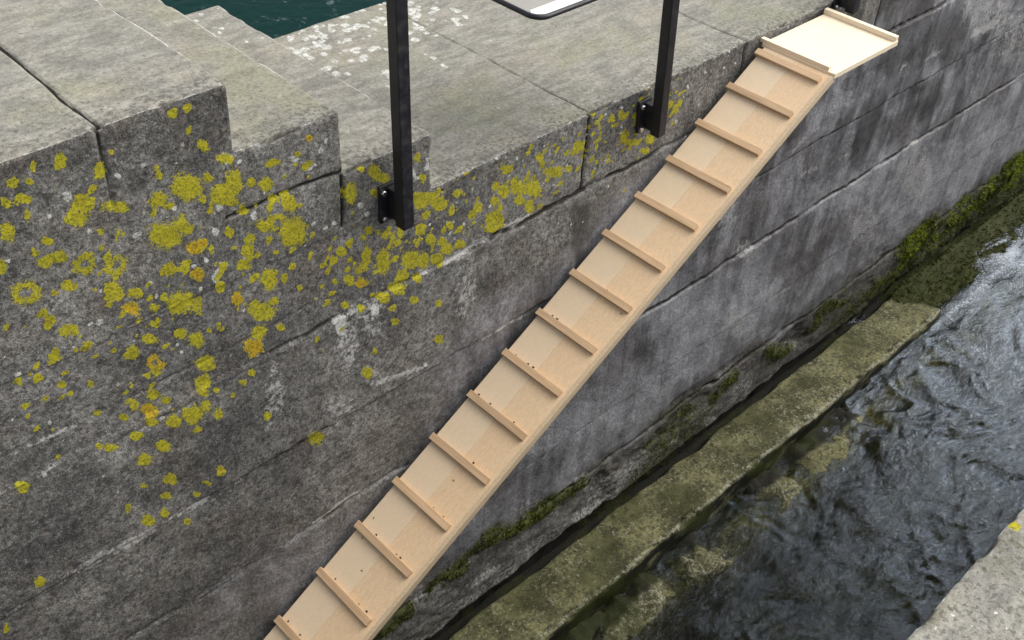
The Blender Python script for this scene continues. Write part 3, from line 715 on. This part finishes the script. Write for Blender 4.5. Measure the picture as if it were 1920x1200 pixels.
tube_mesh('handrail', [rl((-.6, -.085, 2.0)), rl((1.27, -.085, 1.62)), rl((1.76, -.085, 1.26)), rl((2.2, -.085, 1.07)), rl((4.9, -.085, 1.07)), rl((9.4, -.085, 1.07))], .022, M_BLACK, rail)
# low horizontal panel with a rounded black rim, only its near corner in view
ZP = .50
def rrect(x0, x1, y0, y1, r, n=8):
    pts = []
    for cx, cy, a0 in ((x0 + r, y0 + r, 180), (x1 - r, y0 + r, 270), (x1 - r, y1 - r, 0), (x0 + r, y1 - r, 90)):
        for k in range(n + 1):
            a = math.radians(a0 + 90 * k / n); pts.append((cx + r * math.cos(a), cy + r * math.sin(a)))
    return pts
pan = empty('information_panel', (2.5, .1, ZP)); tag(pan, 'flat black rimmed panel with a white border stripe between the railing posts', 'panel')
rp = rrect(2.245 - 2.5, 2.80 - 2.5, -.105 - .1, .33 - .1, .045)
tube_mesh('rim', [(x, y, 0) for x, y in rp], .0085, M_BLACK, pan, 10, True)
def plate(name, pts, z0, z1, mat):
    n = len(pts); v = [(x, y, z0) for x, y in pts] + [(x, y, z1) for x, y in pts]
    me = bpy.data.meshes.new(name); me.from_pydata(v, [], [tuple(range(n))[::-1], tuple(range(n, 2 * n))] + [(i, (i + 1) % n, n + (i + 1) % n, n + i) for i in range(n)])
    me.materials.append(mat); return link(bpy.data.objects.new(name, me), pan)
plate('board', rp, -.004, .003, M_PANEL)
plate('white_stripe', [(-.215, -.197), (.25, -.197), (.25, -.150), (-.235, -.150), (-.245, -.165), (-.235, -.185)], .0034, .0046, M_WHITE)
for x in (-.15, .2):
    tube_mesh('hanger', [(x, .2, .003), (x, .0, .40), (x, -.17, .565)], .007, M_BLACK, pan, 8)

# ------------------------------------------------------------------ moss tufts on the foot of the wall
_t = NT('moss_blade'); _oi = _t.noise(14, 4, .6)
M_MOSS = _t.fin(_t.mix(_t.mul(_t.step(_t.noise(3.2, 4, .6), .42, .58), _t.mul(_t.step(_t.sep()[0], 5.0, 6.2, .25, 1.0), _t.step(_t.sep()[2], -2.34, -2.16, .08, 1.0))), _t.mix(_oi, (.030, .045, .006), (.075, .080, .014)), _t.mix(_oi, (.12, .18, .008), (.30, .34, .02))), .8, .2)
def bank_pts(N):
    Q, _, _, B = ledge_grid(); k = np.where((Q[:, 0] > 5.8) & (Q[:, 0] < 9) & (Q[:, 1] > -.30) & (Q[:, 1] < .0) & (B[:, 1] > .42))[0]
    return Q[rng.choice(k, min(N, len(k) * 2))]
def tufts(N):
    V, Fs = [], []
    pt = np.stack([rng.uniform(1.5, 8.2, N), np.zeros(N), rng.uniform(-2.44, -1.85, N)], 1)
    Q, A, B = face_build(pt); dens = B[:, 1]; keep = rng.random(N) < np.clip((dens - .42) * 2.2, 0, .95)
    bp = bank_pts(4200); up = np.concatenate([np.zeros(keep.sum()), np.ones(len(bp))])
    for p, d, isb in zip(np.concatenate([Q[keep], bp]), np.concatenate([dens[keep], np.ones(len(bp))]), up):
        for _ in range(3):
            a = random.uniform(0, 6.28); L = random.uniform(.008, .020) * (1 + .5 * (p[0] > 5.8)); wd = random.uniform(.002, .0045)
            o = np.array([random.uniform(-.008, .008), .004, random.uniform(-.008, .008)]) + p
            dr = np.array([math.cos(a) * .7, -random.uniform(.3, 1), math.sin(a) * .7 - .25]) if not isb else np.array([math.cos(a), math.sin(a) - .3, random.uniform(.2, .8)]); dr /= np.linalg.norm(dr)
            sd = np.cross(dr, [random.random() - .5, .3, random.random() - .5]); sd /= np.linalg.norm(sd) + 1e-9
            b = len(V); V += [o - sd * wd, o + sd * wd, o + dr * L + sd * wd * .3, o + dr * L - sd * wd * .3]; Fs.append((b, b + 1, b + 2, b + 3))
    return V, Fs
V, Fs = tufts(26000)
tag(np_mesh('moss', V, Fs, M_MOSS, None, smooth=False), 'tufts of green moss growing along the damp foot of the wall', 'moss', None, 'stuff')
